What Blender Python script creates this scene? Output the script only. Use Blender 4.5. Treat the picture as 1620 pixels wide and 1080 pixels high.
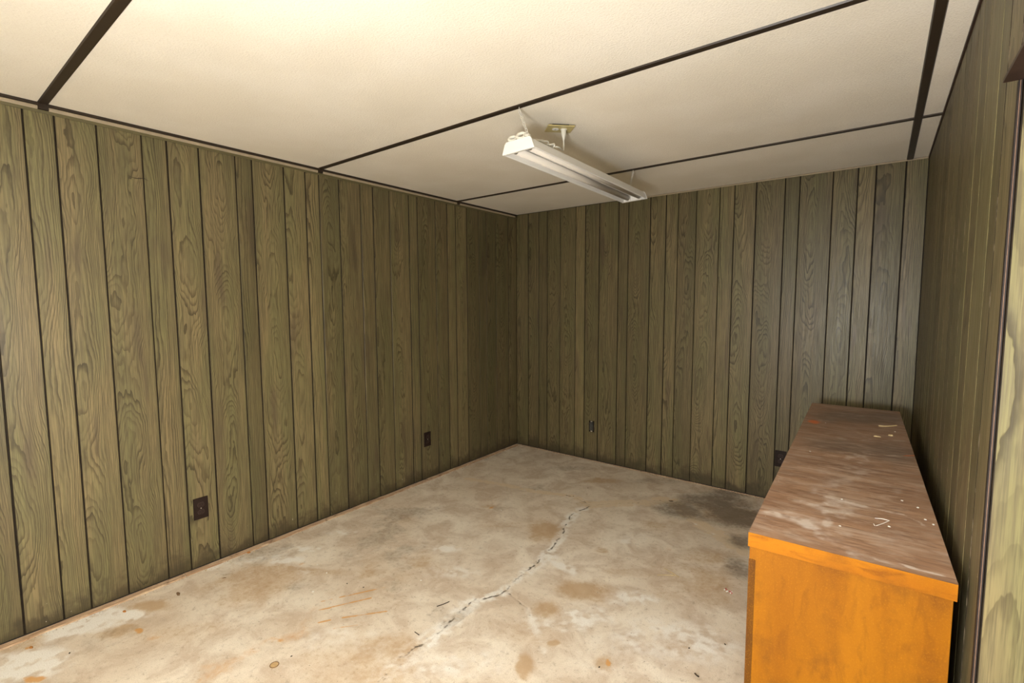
import bpy, bmesh, math, random
import numpy as np
from mathutils import Vector, Matrix

random.seed(7)
for o in list(bpy.data.objects):
    bpy.data.objects.remove(o)
SC = bpy.context.scene
COL = SC.collection

# ------------------------------------------------------------------ camera
CAM = Vector((2.7967, -3.7099, 1.3911))
FPX = 758.03                                   # focal length in pixels of a 1620 px wide frame
RGT = Vector((0.79271, 0.60958, -0.00378))
UPV = Vector((-0.04651, 0.06666, 0.99669))
FWD = Vector((-0.60782, 0.78992, -0.08119))
cd = bpy.data.cameras.new('camera')
cd.sensor_width = 36.0
cd.lens = FPX / 1620 * 36.0
cd.clip_start = 0.02
cam = bpy.data.objects.new('camera', cd)
COL.objects.link(cam)
cam.matrix_world = Matrix(((RGT.x, UPV.x, -FWD.x, CAM.x), (RGT.y, UPV.y, -FWD.y, CAM.y),
                           (RGT.z, UPV.z, -FWD.z, CAM.z), (0, 0, 0, 1)))
SC.camera = cam


def hit(px, py, axis, val):
    """photo pixel -> point on the plane axis = val"""
    v = FWD * FPX + RGT * (px - 810) - UPV * (py - 540)
    t = (val - CAM[axis]) / v[axis]
    return CAM + v * t


# ------------------------------------------------------------------ world, lights, exposure
w = bpy.data.worlds.new('world')
SC.world = w
w.use_nodes = True
w.node_tree.nodes['Background'].inputs[0].default_value = (0.02, 0.02, 0.02, 1)
w.node_tree.nodes['Background'].inputs[1].default_value = 1.0
vs = SC.view_settings
vs.view_transform = 'Standard'
vs.look = 'None'
vs.gamma = 1.0
vs.use_curve_mapping = False
vs.exposure = 1.25


def lamp(name, kind, loc, energy, color, size, aim=None):
    ld = bpy.data.lights.new(name, kind)
    ld.energy = energy
    ld.color = color
    if kind == 'AREA':
        ld.shape = 'DISK'
        ld.size = size
    else:
        ld.shadow_soft_size = size
    o = bpy.data.objects.new(name, ld)
    COL.objects.link(o)
    o.location = loc
    if aim is not None:
        o.rotation_euler = (Vector(aim) - Vector(loc)).to_track_quat('-Z', 'Y').to_euler()
    return o


# the photographer's flash on the camera: its head tilted up at the ceiling, its diffuser cap spilling light ahead
fl_ = lamp('flash_bounce', 'SPOT', (2.74, -3.90, 1.55), 430, (1.0, 0.985, 0.955), 0.05, (2.58, -4.32, 2.22))
fl_.data.spot_size = math.radians(92)
fl_.data.spot_blend = 0.8
lamp('flash_spill', 'POINT', (2.50, -3.98, 1.10), 84, (1.0, 0.985, 0.955), 0.20)

# ------------------------------------------------------------------ node helper
H = 2.22          # ceiling height
W = 2.977         # room width
YF = -5.6         # wall behind the camera


class NT:
    def __init__(s, name):
        s.m = bpy.data.materials.new(name)
        s.m.use_nodes = True
        s.t = s.m.node_tree
        s.b = s.t.nodes['Principled BSDF']
        s.tc = None

    def new(s, t):
        return s.t.nodes.new(t)

    def put(s, sock, v):
        if isinstance(v, (int, float)):
            sock.default_value = v
        elif isinstance(v, (tuple, list)):
            sock.default_value = tuple(v) + ((1.0,) if len(sock.default_value) == 4 and len(v) == 3 else ())
        elif v is not None:
            s.t.links.new(v, sock)

    def coord(s, kind='Object'):
        if s.tc is None:
            s.tc = s.new('ShaderNodeTexCoord')
        return s.tc.outputs[kind]

    def M(s, op, a, b=None, c=None, clamp=False):
        n = s.new('ShaderNodeMath')
        n.operation = op
        n.use_clamp = clamp
        for i, v in enumerate((a, b, c)):
            if v is not None:
                s.put(n.inputs[i], v)
        return n.outputs[0]

    def sep(s, v):
        n = s.new('ShaderNodeSeparateXYZ')
        s.put(n.inputs[0], v)
        return n.outputs

    def comb(s, x, y, z):
        n = s.new('ShaderNodeCombineXYZ')
        for i, v in enumerate((x, y, z)):
            s.put(n.inputs[i], v)
        return n.outputs[0]

    def noise(s, vec, scale, detail=2.0, rough=0.5, dist=0.0, col=False):
        n = s.new('ShaderNodeTexNoise')
        s.put(n.inputs['Vector'], vec)
        n.inputs['Scale'].default_value = scale
        n.inputs['Detail'].default_value = detail
        n.inputs['Roughness'].default_value = rough
        n.inputs['Distortion'].default_value = dist
        return n.outputs['Color' if col else 'Fac']

    def step(s, v, lo, hi, a=0.0, b=1.0):
        n = s.new('ShaderNodeMapRange')
        n.interpolation_type = 'SMOOTHSTEP'
        s.put(n.inputs[0], v)
        for i, q in enumerate((lo, hi, a, b)):
            n.inputs[i + 1].default_value = q
        return n.outputs[0]

    def mix(s, f, a, b, mode='MIX'):
        n = s.new('ShaderNodeMix')
        n.data_type = 'RGBA'
        n.blend_type = mode
        s.put(n.inputs[0], f)
        s.put(n.inputs[6], a)
        s.put(n.inputs[7], b)
        return n.outputs[2]

    def attr(s, name):
        n = s.new('ShaderNodeAttribute')
        n.attribute_name = name
        return n.outputs['Fac']

    def bump(s, h, strength, dist=0.01):
        n = s.new('ShaderNodeBump')
        n.inputs['Strength'].default_value = strength
        n.inputs['Distance'].default_value = dist
        s.put(n.inputs['Height'], h)
        s.put(s.b.inputs['Normal'], n.outputs[0])

    def out(s, col=None, rough=None, spec=None, metal=None):
        s.put(s.b.inputs['Base Color'], col)
        s.put(s.b.inputs['Roughness'], rough)
        s.put(s.b.inputs['Specular IOR Level'], spec)
        s.put(s.b.inputs['Metallic'], metal)
        return s.m


def plain(name, col, rough=0.5, spec=0.5, var=0.12, scale=40, metal=None):
    n = NT(name)
    f = n.noise(n.coord(), scale, 3)
    dark = tuple(c * (1 - var * 2) for c in col)
    lite = tuple(min(1, c * (1 + var)) for c in col)
    return n.out(n.mix(f, dark, lite), rough, spec, metal)


# ------------------------------------------------------------------ materials
def plank_material():
    """printed olive-green wood grain; object colour carries (seed, figure, tone)"""
    n = NT('olive_wood_panelling')
    x, y, z = n.sep(n.coord())
    oi = n.new('ShaderNodeObjectInfo')
    sc = n.new('ShaderNodeSeparateColor')
    n.t.links.new(oi.outputs['Color'], sc.inputs[0])
    seed, fig, tone = sc.outputs[0], sc.outputs[1], sc.outputs[2]
    so = n.M('MULTIPLY', seed, 91.7)
    # wandering heart of the board
    wn = n.noise(n.comb(so, 3.1, n.M('MULTIPLY', z, 0.9)), 1.0, 1.0)
    c = n.M('MULTIPLY', n.M('SUBTRACT', wn, 0.5), 0.16)
    du = n.M('SUBTRACT', x, c)
    d2 = n.M('MULTIPLY', n.M('MULTIPLY', du, du), 1300.0)
    n1 = n.noise(n.comb(n.M('MULTIPLY', x, 5.0), so, n.M('MULTIPLY', z, 1.5)), 1.0, 1.5, 0.45)
    n2 = n.noise(n.comb(n.M('MULTIPLY', x, 26.0), so, n.M('MULTIPLY', z, 5.0)), 1.0, 2.0)
    n3 = n.noise(n.comb(n.M('MULTIPLY', x, 90.0), so, n.M('MULTIPLY', z, 28.0)), 1.0, 1.0)
    rings = n.M('ADD', n.M('MULTIPLY', d2, n.M('MULTIPLY_ADD', fig, 0.5, 0.5)),
                n.M('MULTIPLY', n1, n.M('MULTIPLY_ADD', fig, 30.0, 5.0)))
    rings = n.M('ADD', rings, n.M('MULTIPLY', n2, n.M('MULTIPLY_ADD', fig, 2.6, 1.0)))
    rings = n.M('ADD', rings, n.M('MULTIPLY', n3, 0.45))
    rings = n.M('ADD', rings, n.M('MULTIPLY', x, n.M('MULTIPLY_ADD', fig, -70.0, 110.0)))
    t = n.M('FRACT', rings)
    line = n.M('MULTIPLY', n.step(t, 0.35, 0.93), n.step(t, 1.0, 0.93))
    # strong and weak rings
    k = n.noise(n.comb(n.M('MULTIPLY', n.M('FLOOR', rings), 0.73), so, n.M('MULTIPLY', z, 2.0)), 1.0, 1.0)
    line = n.M('MULTIPLY', line, n.step(k, 0.32, 0.66, 0.22, 1.0))
    fib = n.noise(n.comb(n.M('MULTIPLY', x, 330.0), so, n.M('MULTIPLY', z, 8.0)), 1.0, 3.0, 0.6)
    fib2 = n.noise(n.comb(n.M('MULTIPLY', x, 110.0), so, n.M('MULTIPLY', z, 2.2)), 1.0, 2.0, 0.6)
    tint = n.noise(n.comb(n.M('MULTIPLY', x, 11.0), so, n.M('MULTIPLY', z, 1.3)), 1.0, 2.0)
    base = n.mix(n.step(tint, 0.34, 0.66), (0.162, 0.145, 0.064), (0.208, 0.161, 0.078))
    base = n.mix(n.step(n.noise(n.comb(n.M('MULTIPLY', x, 16.0), n.M('ADD', so, 9.0), n.M('MULTIPLY', z, 2.0)), 1.0, 2.0), 0.58, 0.75),
                 base, (0.118, 0.088, 0.050))
    base = n.mix(n.step(fib2, 0.38, 0.62), base, n.mix(0.5, base, (0.105, 0.088, 0.044)))
    base = n.mix(n.step(fib, 0.38, 0.66, 0.0, 0.62), base, (0.075, 0.060, 0.031))
    col = n.mix(n.M('MULTIPLY', line, 0.80), base, (0.034, 0.025, 0.011))
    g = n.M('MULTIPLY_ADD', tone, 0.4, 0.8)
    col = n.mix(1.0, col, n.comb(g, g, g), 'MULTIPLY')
    # mildew and damp at the foot of the boards, blotchy and uneven
    st = n.noise(n.comb(n.M('MULTIPLY', x, 9.0), so, n.M('MULTIPLY', z, 9.0)), 1.0, 4.0, 0.62)
    foot = n.M('ADD', st, n.M('MULTIPLY_ADD', z, -2.7, 0.17))
    col = n.mix(n.step(foot, 0.36, 0.66, 0.0, 0.78), col, (0.045, 0.034, 0.018))
    # scuffs
    sp = n.noise(n.comb(n.M('MULTIPLY', x, 60.0), so, n.M('MULTIPLY', z, 60.0)), 1.0, 2.0)
    col = n.mix(n.M('MULTIPLY', n.step(sp, 0.74, 0.78), n.step(z, 0.22, 0.02)), col, (0.42, 0.40, 0.34))
    n.bump(n.M('MULTIPLY_ADD', line, -0.6, fib), 0.10, 0.002)
    return n.out(col, n.step(fib, 0.3, 0.7, 0.36, 0.50), 0.40)


def floor_material():
    n = NT('stained_concrete')
    co = n.coord()
    big = n.noise(co, 1.6, 4, 0.55)
    mid = n.noise(co, 6.0, 6, 0.62, 0.6)
    fine = n.noise(co, 45.0, 6, 0.7)
    grit = n.noise(co, 260.0, 3, 0.7)
    streak = n.noise(n.comb(n.M('MULTIPLY', n.sep(co)[0], 5.0), n.M('MULTIPLY', n.sep(co)[1], 16.0), 2.0), 1.0, 5, 0.65, 1.2)
    base = n.mix(n.step(big, 0.35, 0.65), (0.61, 0.525, 0.415), (0.70, 0.635, 0.53))
    base = n.mix(n.step(mid, 0.38, 0.66, 0.0, 0.85), base, (0.47, 0.37, 0.275))
    base = n.mix(n.step(streak, 0.52, 0.75, 0.0, 0.6), base, (0.62, 0.56, 0.46))
    base = n.mix(n.step(fine, 0.52, 0.74, 0.0, 0.7), base, (0.30, 0.24, 0.175))
    base = n.mix(n.step(fine, 0.44, 0.25, 0.0, 0.4), base, (0.66, 0.60, 0.50))

    def lay(col, name, colour, lo, hi, amt, nz=fine, gain=0.7):
        a = n.attr(name)
        v = n.M('MULTIPLY', a, n.M('MULTIPLY_ADD', nz, 2 * gain, 1 - gain))
        return n.mix(n.step(v, lo, hi, 0.0, amt), col, colour)
    base = lay(base, 'pale', (0.74, 0.72, 0.665), 0.08, 0.8, 0.9, mid)
    base = lay(base, 'sand', (0.62, 0.50, 0.35), 0.08, 0.5, 0.9, fine)
    base = lay(base, 'tan', (0.42, 0.28, 0.15), 0.1, 0.72, 0.8, fine)
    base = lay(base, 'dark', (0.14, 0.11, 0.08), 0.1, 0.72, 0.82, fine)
    base = lay(base, 'rust', (0.55, 0.270, 0.070), 0.15, 0.8, 0.85, fine)
    base = lay(base, 'crack', (0.07, 0.055, 0.04), 0.25, 0.7, 0.95, fine, 0.9)
    # pits and specks
    vo = n.new('ShaderNodeTexVoronoi')
    vo.inputs['Scale'].default_value = 34
    n.put(vo.inputs['Vector'], co)
    spk = n.M('MULTIPLY', n.step(vo.outputs['Distance'], 0.10, 0.05), n.step(n.noise(co, 3.0, 2), 0.52, 0.62))
    base = n.mix(n.M('MULTIPLY', spk, 0.75), base, (0.10, 0.08, 0.06))
    base = n.mix(n.step(grit, 0.45, 0.75, 0.0, 0.5), base, (0.30, 0.24, 0.17))
    n.bump(n.M('ADD', n.M('MULTIPLY', fine, 0.6), n.M('MULTIPLY', grit, 0.4)), 0.30, 0.004)
    return n.out(base, n.step(mid, 0.3, 0.7, 0.62, 0.85), 0.25)


def ceiling_material():
    n = NT('stippled_ceiling_panel')
    co = n.coord()
    a = n.noise(co, 150.0, 3, 0.6)
    b = n.noise(co, 3.0, 3)
    col = n.mix(n.step(b, 0.35, 0.7), (0.79, 0.74, 0.64), (0.835, 0.79, 0.70))
    col = n.mix(n.step(a, 0.45, 0.75, 0.0, 0.35), col, (0.66, 0.60, 0.49))
    n.bump(a, 0.5, 0.004)
    return n.out(col, 0.85, 0.2)


def cabinet_top_material():
    n = NT('dusty_brown_veneer')
    co = n.coord()
    x, y, z = n.sep(co)
    g = n.noise(n.comb(n.M('MULTIPLY', x, 14.0), n.M('MULTIPLY', y, 70.0), 0.0), 1.0, 4, 0.65, 0.6)
    g2 = n.noise(n.comb(n.M('MULTIPLY', x, 3.0), n.M('MULTIPLY', y, 10.0), 4.0), 1.0, 3, 0.6, 0.5)
    fine = n.noise(co, 90.0, 4, 0.7)
    col = n.mix(n.step(g2, 0.35, 0.65), (0.27, 0.150, 0.088), (0.375, 0.225, 0.140))
    col = n.mix(n.step(g, 0.42, 0.7, 0.0, 0.65), col, (0.155, 0.082, 0.050))
    col = n.mix(n.step(n.attr('worn_dim'), 0.1, 0.9, 0.0, 0.7), col, (0.125, 0.090, 0.070))
    d = n.M('MULTIPLY', n.attr('dust'), n.M('MULTIPLY_ADD', n.noise(co, 14.0, 5, 0.7, 0.8), 1.3, 0.35))
    col = n.mix(n.step(d, 0.10, 1.0, 0.0, 0.80), col, (0.60, 0.53, 0.47))
    haze = n.noise(n.comb(n.M('MULTIPLY', x, 7.0), n.M('MULTIPLY', y, 26.0), 1.0), 1.0, 5, 0.7, 1.0)
    col = n.mix(n.step(haze, 0.42, 0.74, 0.0, 0.60), col, (0.50, 0.405, 0.33))
    col = n.mix(n.step(n.attr('orange'), 0.2, 0.9, 0.0, 0.9), col, (0.62, 0.14, 0.02))
    col = n.mix(n.step(n.attr('scratch'), 0.3, 0.8, 0.0, 0.9), col, (0.70, 0.64, 0.56))
    spk = n.noise(co, 120.0, 1)
    col = n.mix(n.step(spk, 0.80, 0.84, 0.0, 0.8), col, (0.66, 0.60, 0.50))
    n.bump(g, 0.08, 0.002)
    return n.out(col, n.step(d, 0.0, 0.8, 0.46, 0.75), 0.35)


def orange_veneer(name, long_axis, dark=1.0, grain=1.0):
    n = NT(name)
    co = n.coord()
    c = list(n.sep(co))
    v = [n.M('MULTIPLY', c[i], 11.0 if i == long_axis else 46.0) for i in range(3)]
    g = n.noise(n.comb(*v), 1.0, 4, 0.6, 0.7)
    v2 = [n.M('MULTIPLY', c[i], 1.2 if i == long_axis else 7.0) for i in range(3)]
    g2 = n.noise(n.comb(*v2), 1.0, 3, 0.55, 0.4)
    fl = n.noise(co, 300.0, 3, 0.7)
    bl = n.noise(co, 7.0, 4, 0.6)
    col = n.mix(n.step(g2, 0.3, 0.7), (0.185 * dark, 0.060 * dark, 0.001), (0.262 * dark, 0.096 * dark, 0.0015))
    col = n.mix(n.step(g, 0.48, 0.72, 0.0, 0.40 * grain), col, (0.115 * dark, 0.034 * dark, 0.002))
    col = n.mix(n.step(bl, 0.46, 0.72, 0.0, 0.75), col, (0.120 * dark, 0.040 * dark, 0.003))
    col = n.mix(n.step(fl, 0.50, 0.74, 0.0, 0.42), col, (0.34, 0.145, 0.005))
    return n.out(col, 0.5, 0.16)


def groove_material(name, worn_glint):
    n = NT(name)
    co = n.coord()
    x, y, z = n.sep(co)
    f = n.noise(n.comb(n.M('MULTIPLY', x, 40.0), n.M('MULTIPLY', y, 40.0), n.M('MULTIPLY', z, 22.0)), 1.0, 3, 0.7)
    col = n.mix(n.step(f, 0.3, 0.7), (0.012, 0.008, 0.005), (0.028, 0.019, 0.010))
    col = n.mix(n.step(f, 0.50, 0.62, 0.0, worn_glint), col, (0.55, 0.44, 0.30))
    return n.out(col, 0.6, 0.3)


M_PLANK = plank_material()
M_GROOVE = groove_material('groove_brown_black', 0.0)
M_GROOVE_WORN_GLINT = groove_material('groove_worn_and_glint', 0.2)  # pale dashes: worn paint plus grazing glints painted into the grooves
M_FLOOR = floor_material()
M_CEIL = ceiling_material()
M_BATTEN = plain('dark_brown_batten', (0.030, 0.019, 0.011), 0.42, 0.4, 0.2, 60)
M_MOULD = plain('pale_cream_moulding', (0.36, 0.295, 0.205), 0.45, 0.4, 0.15, 25)
M_TACK = None
M_TOP = cabinet_top_material()
M_ORANGE = orange_veneer('orange_oak_end_panel', 2)
M_ORANGE_EDGE = orange_veneer('orange_oak_edge_band', 0, 1.4, 2.0)
M_ORANGE_LONG = orange_veneer('orange_oak_front', 1)
M_STRIP = orange_veneer('worn_brown_stile', 2, 0.42)
M_BLACKWOOD = plain('dark_recess_board', (0.03, 0.02, 0.012), 0.7, 0.2)
M_WHITE = plain('white_enamel', (0.80, 0.79, 0.76), 0.32, 0.5, 0.03, 20)
M_TUBE = plain('unlit_tube_glass', (0.70, 0.66, 0.60), 0.22, 0.5, 0.03, 20)
M_CORD = plain('white_cord', (0.72, 0.70, 0.62), 0.45, 0.4, 0.04, 50)
M_CHAIN = plain('zinc_chain', (0.74, 0.71, 0.64), 0.3, 0.6, 0.1, 90, 0.25)
M_IVORY = plain('ivory_plate', (0.52, 0.44, 0.21), 0.35, 0.5, 0.05, 30)
M_BROWN = plain('brown_bakelite', (0.020, 0.011, 0.009), 0.45, 0.2, 0.2, 60)
M_BROWN2 = plain('brown_bakelite_face', (0.034, 0.020, 0.016), 0.40, 0.25, 0.2, 60)
M_BLACK = plain('black_slot', (0.006, 0.005, 0.005), 0.6, 0.3)
M_GREYBOX = plain('grey_receptacle', (0.05, 0.05, 0.052), 0.4, 0.5, 0.3, 120)
M_METAL = plain('dull_steel', (0.50, 0.47, 0.42), 0.4, 0.5, 0.15, 80, 0.8)
M_EDGE = plain('panel_edge_fibre', (0.020, 0.013, 0.010), 0.6, 0.3, 0.25, 80)
M_EDGE_PINK = plain('bare_plywood_edge', (0.22, 0.13, 0.085), 0.6, 0.3, 0.3, 60)
M_HEAD = plain('dark_stained_board', (0.040, 0.021, 0.015), 0.5, 0.35, 0.3, 35)
M_HEADEDGE = plain('lit_board_edge', (0.40, 0.31, 0.21), 0.5, 0.35, 0.3, 35)  # flash light on the board edge, painted in as a paler colour
M_WHITECHIP = plain('white_paint_flake', (0.74, 0.72, 0.66), 0.7, 0.2)
M_STRAW = plain('pale_straw', (0.55, 0.43, 0.24), 0.7, 0.2)
M_RUSTCHIP = plain('rusty_orange_flake', (0.46, 0.19, 0.05), 0.75, 0.2, 0.3, 300)
M_BROWNCHIP = plain('brown_flake', (0.20, 0.12, 0.065), 0.8, 0.2, 0.3, 300)
M_REDCHIP = plain('pink_red_crumb', (0.50, 0.14, 0.12), 0.7, 0.2, 0.3, 300)
M_DARKCHIP = plain('dark_twig', (0.035, 0.026, 0.018), 0.8, 0.2)
M_DISC = plain('tan_cap', (0.46, 0.31, 0.15), 0.6, 0.3, 0.2, 90)


# ------------------------------------------------------------------ mesh helpers
def obj(name, bm, mat, parent=None, loc=None, rotz=None, smooth=False):
    me = bpy.data.meshes.new(name)
    bm.to_mesh(me)
    bm.free()
    for m in (mat if isinstance(mat, (list, tuple)) else [mat]):
        me.materials.append(m)
    if smooth:
        me.polygons.foreach_set('use_smooth', [True] * len(me.polygons))
    o = bpy.data.objects.new(name, me)
    COL.objects.link(o)
    if parent is not None:
        o.parent = parent
    if loc is not None:
        o.location = loc
    if rotz is not None:
        o.rotation_euler = (0, 0, rotz)
    return o


def thing(name, label, cat, loc=(0, 0, 0), rotz=0.0, group=None):
    o = bpy.data.objects.new(name, None)
    o.empty_display_size = 0.05
    COL.objects.link(o)
    o.location = loc
    o.rotation_euler = (0, 0, rotz)
    return tag(o, label, cat, group)


def tag(o, label, cat, group=None):
    o['label'] = label
    o['category'] = cat
    if group:
        o['group'] = group
    return o


def struct(o, label, cat):
    o['kind'] = 'structure'
    o['label'] = label
    o['category'] = cat
    return o


def box(bm, x0, x1, y0, y1, z0, z1, bev=0.0, mi=0):
    vs_ = [bm.verts.new((x, y, z)) for z in (z0, z1) for y in (y0, y1) for x in (x0, x1)]
    fs = []
    for a, b, c, d in ((0, 2, 3, 1), (4, 5, 7, 6), (0, 1, 5, 4), (2, 6, 7, 3), (0, 4, 6, 2), (1, 3, 7, 5)):
        f = bm.faces.new((vs_[a], vs_[b], vs_[c], vs_[d]))
        f.material_index = mi
        fs.append(f)
    if bev:
        es = {e for f in fs for e in f.edges}
        bmesh.ops.bevel(bm, geom=list(es), offset=bev, segments=1, affect='EDGES', profile=0.5)


def bx(x0, x1, y0, y1, z0, z1, bev=0.0):
    bm = bmesh.new()
    box(bm, x0, x1, y0, y1, z0, z1, bev)
    return bm


def prism(bm, prof, axis, a0, a1, cap=True, closed=True):
    """extrude a 2D profile along an axis; profile is in the other two axes, in order"""
    def P(u, v, a):
        return {0: (a, u, v), 1: (u, a, v), 2: (u, v, a)}[axis]
    A = [bm.verts.new(P(u, v, a0)) for u, v in prof]
    B = [bm.verts.new(P(u, v, a1)) for u, v in prof]
    n = len(prof)
    for i in range(n if closed else n - 1):
        j = (i + 1) % n
        bm.faces.new((A[i], A[j], B[j], B[i]))
    if cap and closed:
        bm.faces.new(A[::-1])
        bm.faces.new(B)
    bmesh.ops.recalc_face_normals(bm, faces=bm.faces)


def tube(bm, pts, r, seg=8, cap=True):
    pts = [Vector(p) for p in pts]
    rings = []
    n = len(pts)
    ref = Vector((0.31, 0.17, 0.93)).normalized()
    for i, p in enumerate(pts):
        d = (pts[min(i + 1, n - 1)] - pts[max(i - 1, 0)]).normalized()
        a = d.cross(ref)
        if a.length < 1e-3:
            a = d.cross(Vector((1, 0, 0)))
        a.normalize()
        b = d.cross(a)
        rr = r[i] if isinstance(r, (list, tuple)) else r
        rings.append([bm.verts.new(p + a * (rr * math.cos(2 * math.pi * k / seg)) + b * (rr * math.sin(2 * math.pi * k / seg))) for k in range(seg)])
    for i in range(n - 1):
        for k in range(seg):
            l = (k + 1) % seg
            bm.faces.new((rings[i][k], rings[i][l], rings[i + 1][l], rings[i + 1][k]))
    if cap:
        bm.faces.new(rings[0][::-1])
        bm.faces.new(rings[-1])
    bmesh.ops.recalc_face_normals(bm, faces=bm.faces)


def smooth_path(pts, sub=8):
    pts = [Vector(p) for p in pts]
    out = []
    for i in range(len(pts) - 1):
        p0, p1, p2, p3 = pts[max(i - 1, 0)], pts[i], pts[i + 1], pts[min(i + 2, len(pts) - 1)]
        for k in range(sub):
            t = k / sub
            out.append(0.5 * ((2 * p1) + (p2 - p0) * t + (2 * p0 - 5 * p1 + 4 * p2 - p3) * t * t + (3 * p1 - p0 - 3 * p2 + p3) * t ** 3))
    out.append(pts[-1])
    return out


# ------------------------------------------------------------------ panelled walls
# board widths of one 4-foot sheet of panelling, as they repeat along the walls
SHEET = [0.128, 0.092, 0.137, 0.161, 0.098, 0.139, 0.175, 0.084, 0.182]
FIG = {0.128: .55, 0.092: .15, 0.137: .75, 0.161: 1.0, 0.098: .1, 0.139: .5, 0.175: .95, 0.084: .1, 0.182: .85}
GAP = 0.0030       # half width of a groove
THK = 0.0055       # depth of a groove


def plank(parent, origin, rotz, width, z0, z1, thin=False):
    """one board; local x across, -y out of the wall, z up. origin = foot of its centre on the wall face"""
    h = width / 2
    f = h - GAP
    bm = bmesh.new()
    prof = [(-h + 0.0008, 0.0), (-f - 0.0004, -THK + 0.0012), (-f + 0.0012, -THK), (f - 0.0012, -THK), (f + 0.0004, -THK + 0.0012), (h - 0.0008, 0.0)]
    prism(bm, prof, 2, z0, z1)
    # the flanks of the groove are printed dark, like its bottom
    for fc in bm.faces:
        c = fc.calc_center_median()
        if abs(c.x) > f - 0.0004 and z0 + 1e-4 < c.z < z1 - 1e-4:
            fc.material_index = 1
    o = obj('plank', bm, [M_PLANK, M_GROOVE], parent, origin, rotz)
    w = min(FIG, key=lambda k: abs(k - width))
    o.color = (random.random(), min(1, max(0, FIG[w] + random.uniform(-.15, .15))), random.random(), 1)
    return o


LEFT = [0, -0.129, -0.308, -0.445, -0.543, -0.697, -0.831, -0.927, -1.055, -1.239, -1.321, -1.495, -1.634, -1.734, -1.894,
        -2.031, -2.121, -2.253, -2.431, -2.516, -2.692, -2.830, -2.930, -3.093, -3.231, -3.324, -3.448]
i = 8
while LEFT[-1] > YF + 0.19:
    LEFT.append(LEFT[-1] - SHEET[i % 9])
    i -= 1
LEFT.append(YF)
BACK = [0, 0.139, 0.259, 0.354, 0.491, 0.650, 0.746, 0.880, 1.055, 1.140, 1.324, 1.449, 1.541, 1.676, 1.839, 1.937, 2.077, 2.252,
        2.336, 2.518, 2.646, 2.735, 2.875, W]
YC = -2.42         # outside corner where the right wall turns into the doorway
RIGHT = [YC, -2.295, -2.20, -2.02, -1.892, -1.80, -1.64, -1.53, -1.392, -1.217, -1.133, -0.951, -0.823, -0.731, -0.594, -0.433, -0.335,
         -0.196, 0]

ZB = 0.006
wl = obj('wall_left', bx(-0.09, -THK, YF, 0.09, 0, H), M_GROOVE)
struct(wl, 'left wall of vertical olive green wood grain panelling boards', 'wall')
for a, b in zip(LEFT[:-1], LEFT[1:]):
    plank(wl, (-THK, (a + b) / 2, 0), math.pi / 2, abs(a - b), ZB, H - 0.004)
bm = bmesh.new()
tube(bm, [hit(px, py, 0, 0.0002) for px, py in ((202, 277), (208, 280), (215, 282), (222, 282), (228, 282), (235, 286.5))], [.0003, .0008, .0016, .0020, .0014, .0003], 6)
obj('gouge', bm, M_GROOVE, wl)
wb = obj('wall_back', bx(-THK, W + THK, THK, 0.09, 0, H), M_GROOVE)
struct(wb, 'far end wall of vertical olive green wood grain panelling boards', 'wall')
for a, b in zip(BACK[:-1], BACK[1:]):
    plank(wb, ((a + b) / 2, THK, 0), 0.0, abs(a - b), ZB, H - 0.004)
wr = obj('wall_right', bx(W + THK, W + 0.10, YC + 0.012, 0.09, 0, H), M_GROOVE_WORN_GLINT)
struct(wr, 'right wall of shaded green panelling behind the long wooden cabinet', 'wall')
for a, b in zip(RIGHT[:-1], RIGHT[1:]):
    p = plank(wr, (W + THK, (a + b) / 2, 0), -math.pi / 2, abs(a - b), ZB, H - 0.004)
    p.data.materials[1] = M_GROOVE_WORN_GLINT
# the raw edge of the panelling sheet at the outside corner: dark fibre with one bare ply showing
obj('panel_edge', bx(W - 0.0005, W + 0.0016, YC - 0.0030, YC + 0.010, 0, 1.792), M_EDGE, wr)
obj('panel_edge', bx(W + 0.0016, W + 0.0026, YC - 0.0036, YC + 0.010, 0, 1.792), M_EDGE_PINK, wr)
obj('panel_edge', bx(W + 0.0026, W + 0.0048, YC - 0.0030, YC + 0.010, 0, 1.792), M_EDGE, wr)

# doorway: return wall facing the camera, head board, panelling above it, and the wall going on
HZ = 1.793
wret = obj('wall_doorway', bx(W + 0.0048, 3.75, YC + THK, YC + 0.10, 0, H), M_GROOVE)
struct(wret, 'pale brightly lit panelling on the doorway return wall', 'wall')
xx = [W + 0.0048, W + 0.193, W + 0.285, W + 0.422, W + 0.60, 3.75]
for a, b in zip(xx[:-1], xx[1:]):
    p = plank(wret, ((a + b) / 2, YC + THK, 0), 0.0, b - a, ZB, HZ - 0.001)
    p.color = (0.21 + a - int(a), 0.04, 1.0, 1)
YD = -3.35
wh = obj('wall_header', bx(W + THK, W + 0.10, YD, YC + 0.012, HZ + 0.007, H), M_GROOVE_WORN_GLINT)
struct(wh, 'green panelled wall above the dark doorway head board', 'wall')
hy = [YC, -2.51, -2.60, -2.737, -2.898, -2.996, -3.135, YD]
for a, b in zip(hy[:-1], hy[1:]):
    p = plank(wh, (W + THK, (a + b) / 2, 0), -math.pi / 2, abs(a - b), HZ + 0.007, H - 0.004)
    p.data.materials[1] = M_GROOVE_WORN_GLINT
bm = bx(W - 0.021, 3.75, YD, YC, HZ, HZ + 0.007)
bm.faces.ensure_lookup_table()
for f in bm.faces:
    if abs(f.normal.x) > 0.9:
        f.material_index = 1
hb = obj('trim_1', bm, [M_HEAD, M_HEADEDGE])
struct(hb, 'dark stained head board over the doorway opening', 'trim')
wj = obj('wall_near_right', bx(W, W + 0.10, YF, YD, 0, H), M_PLANK)
struct(wj, 'panelled wall on the near side of the doorway', 'wall')
wcl = obj('wall_passage', bx(3.75, 3.85, YF, YC + 0.10, 0, H), M_PLANK)
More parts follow.
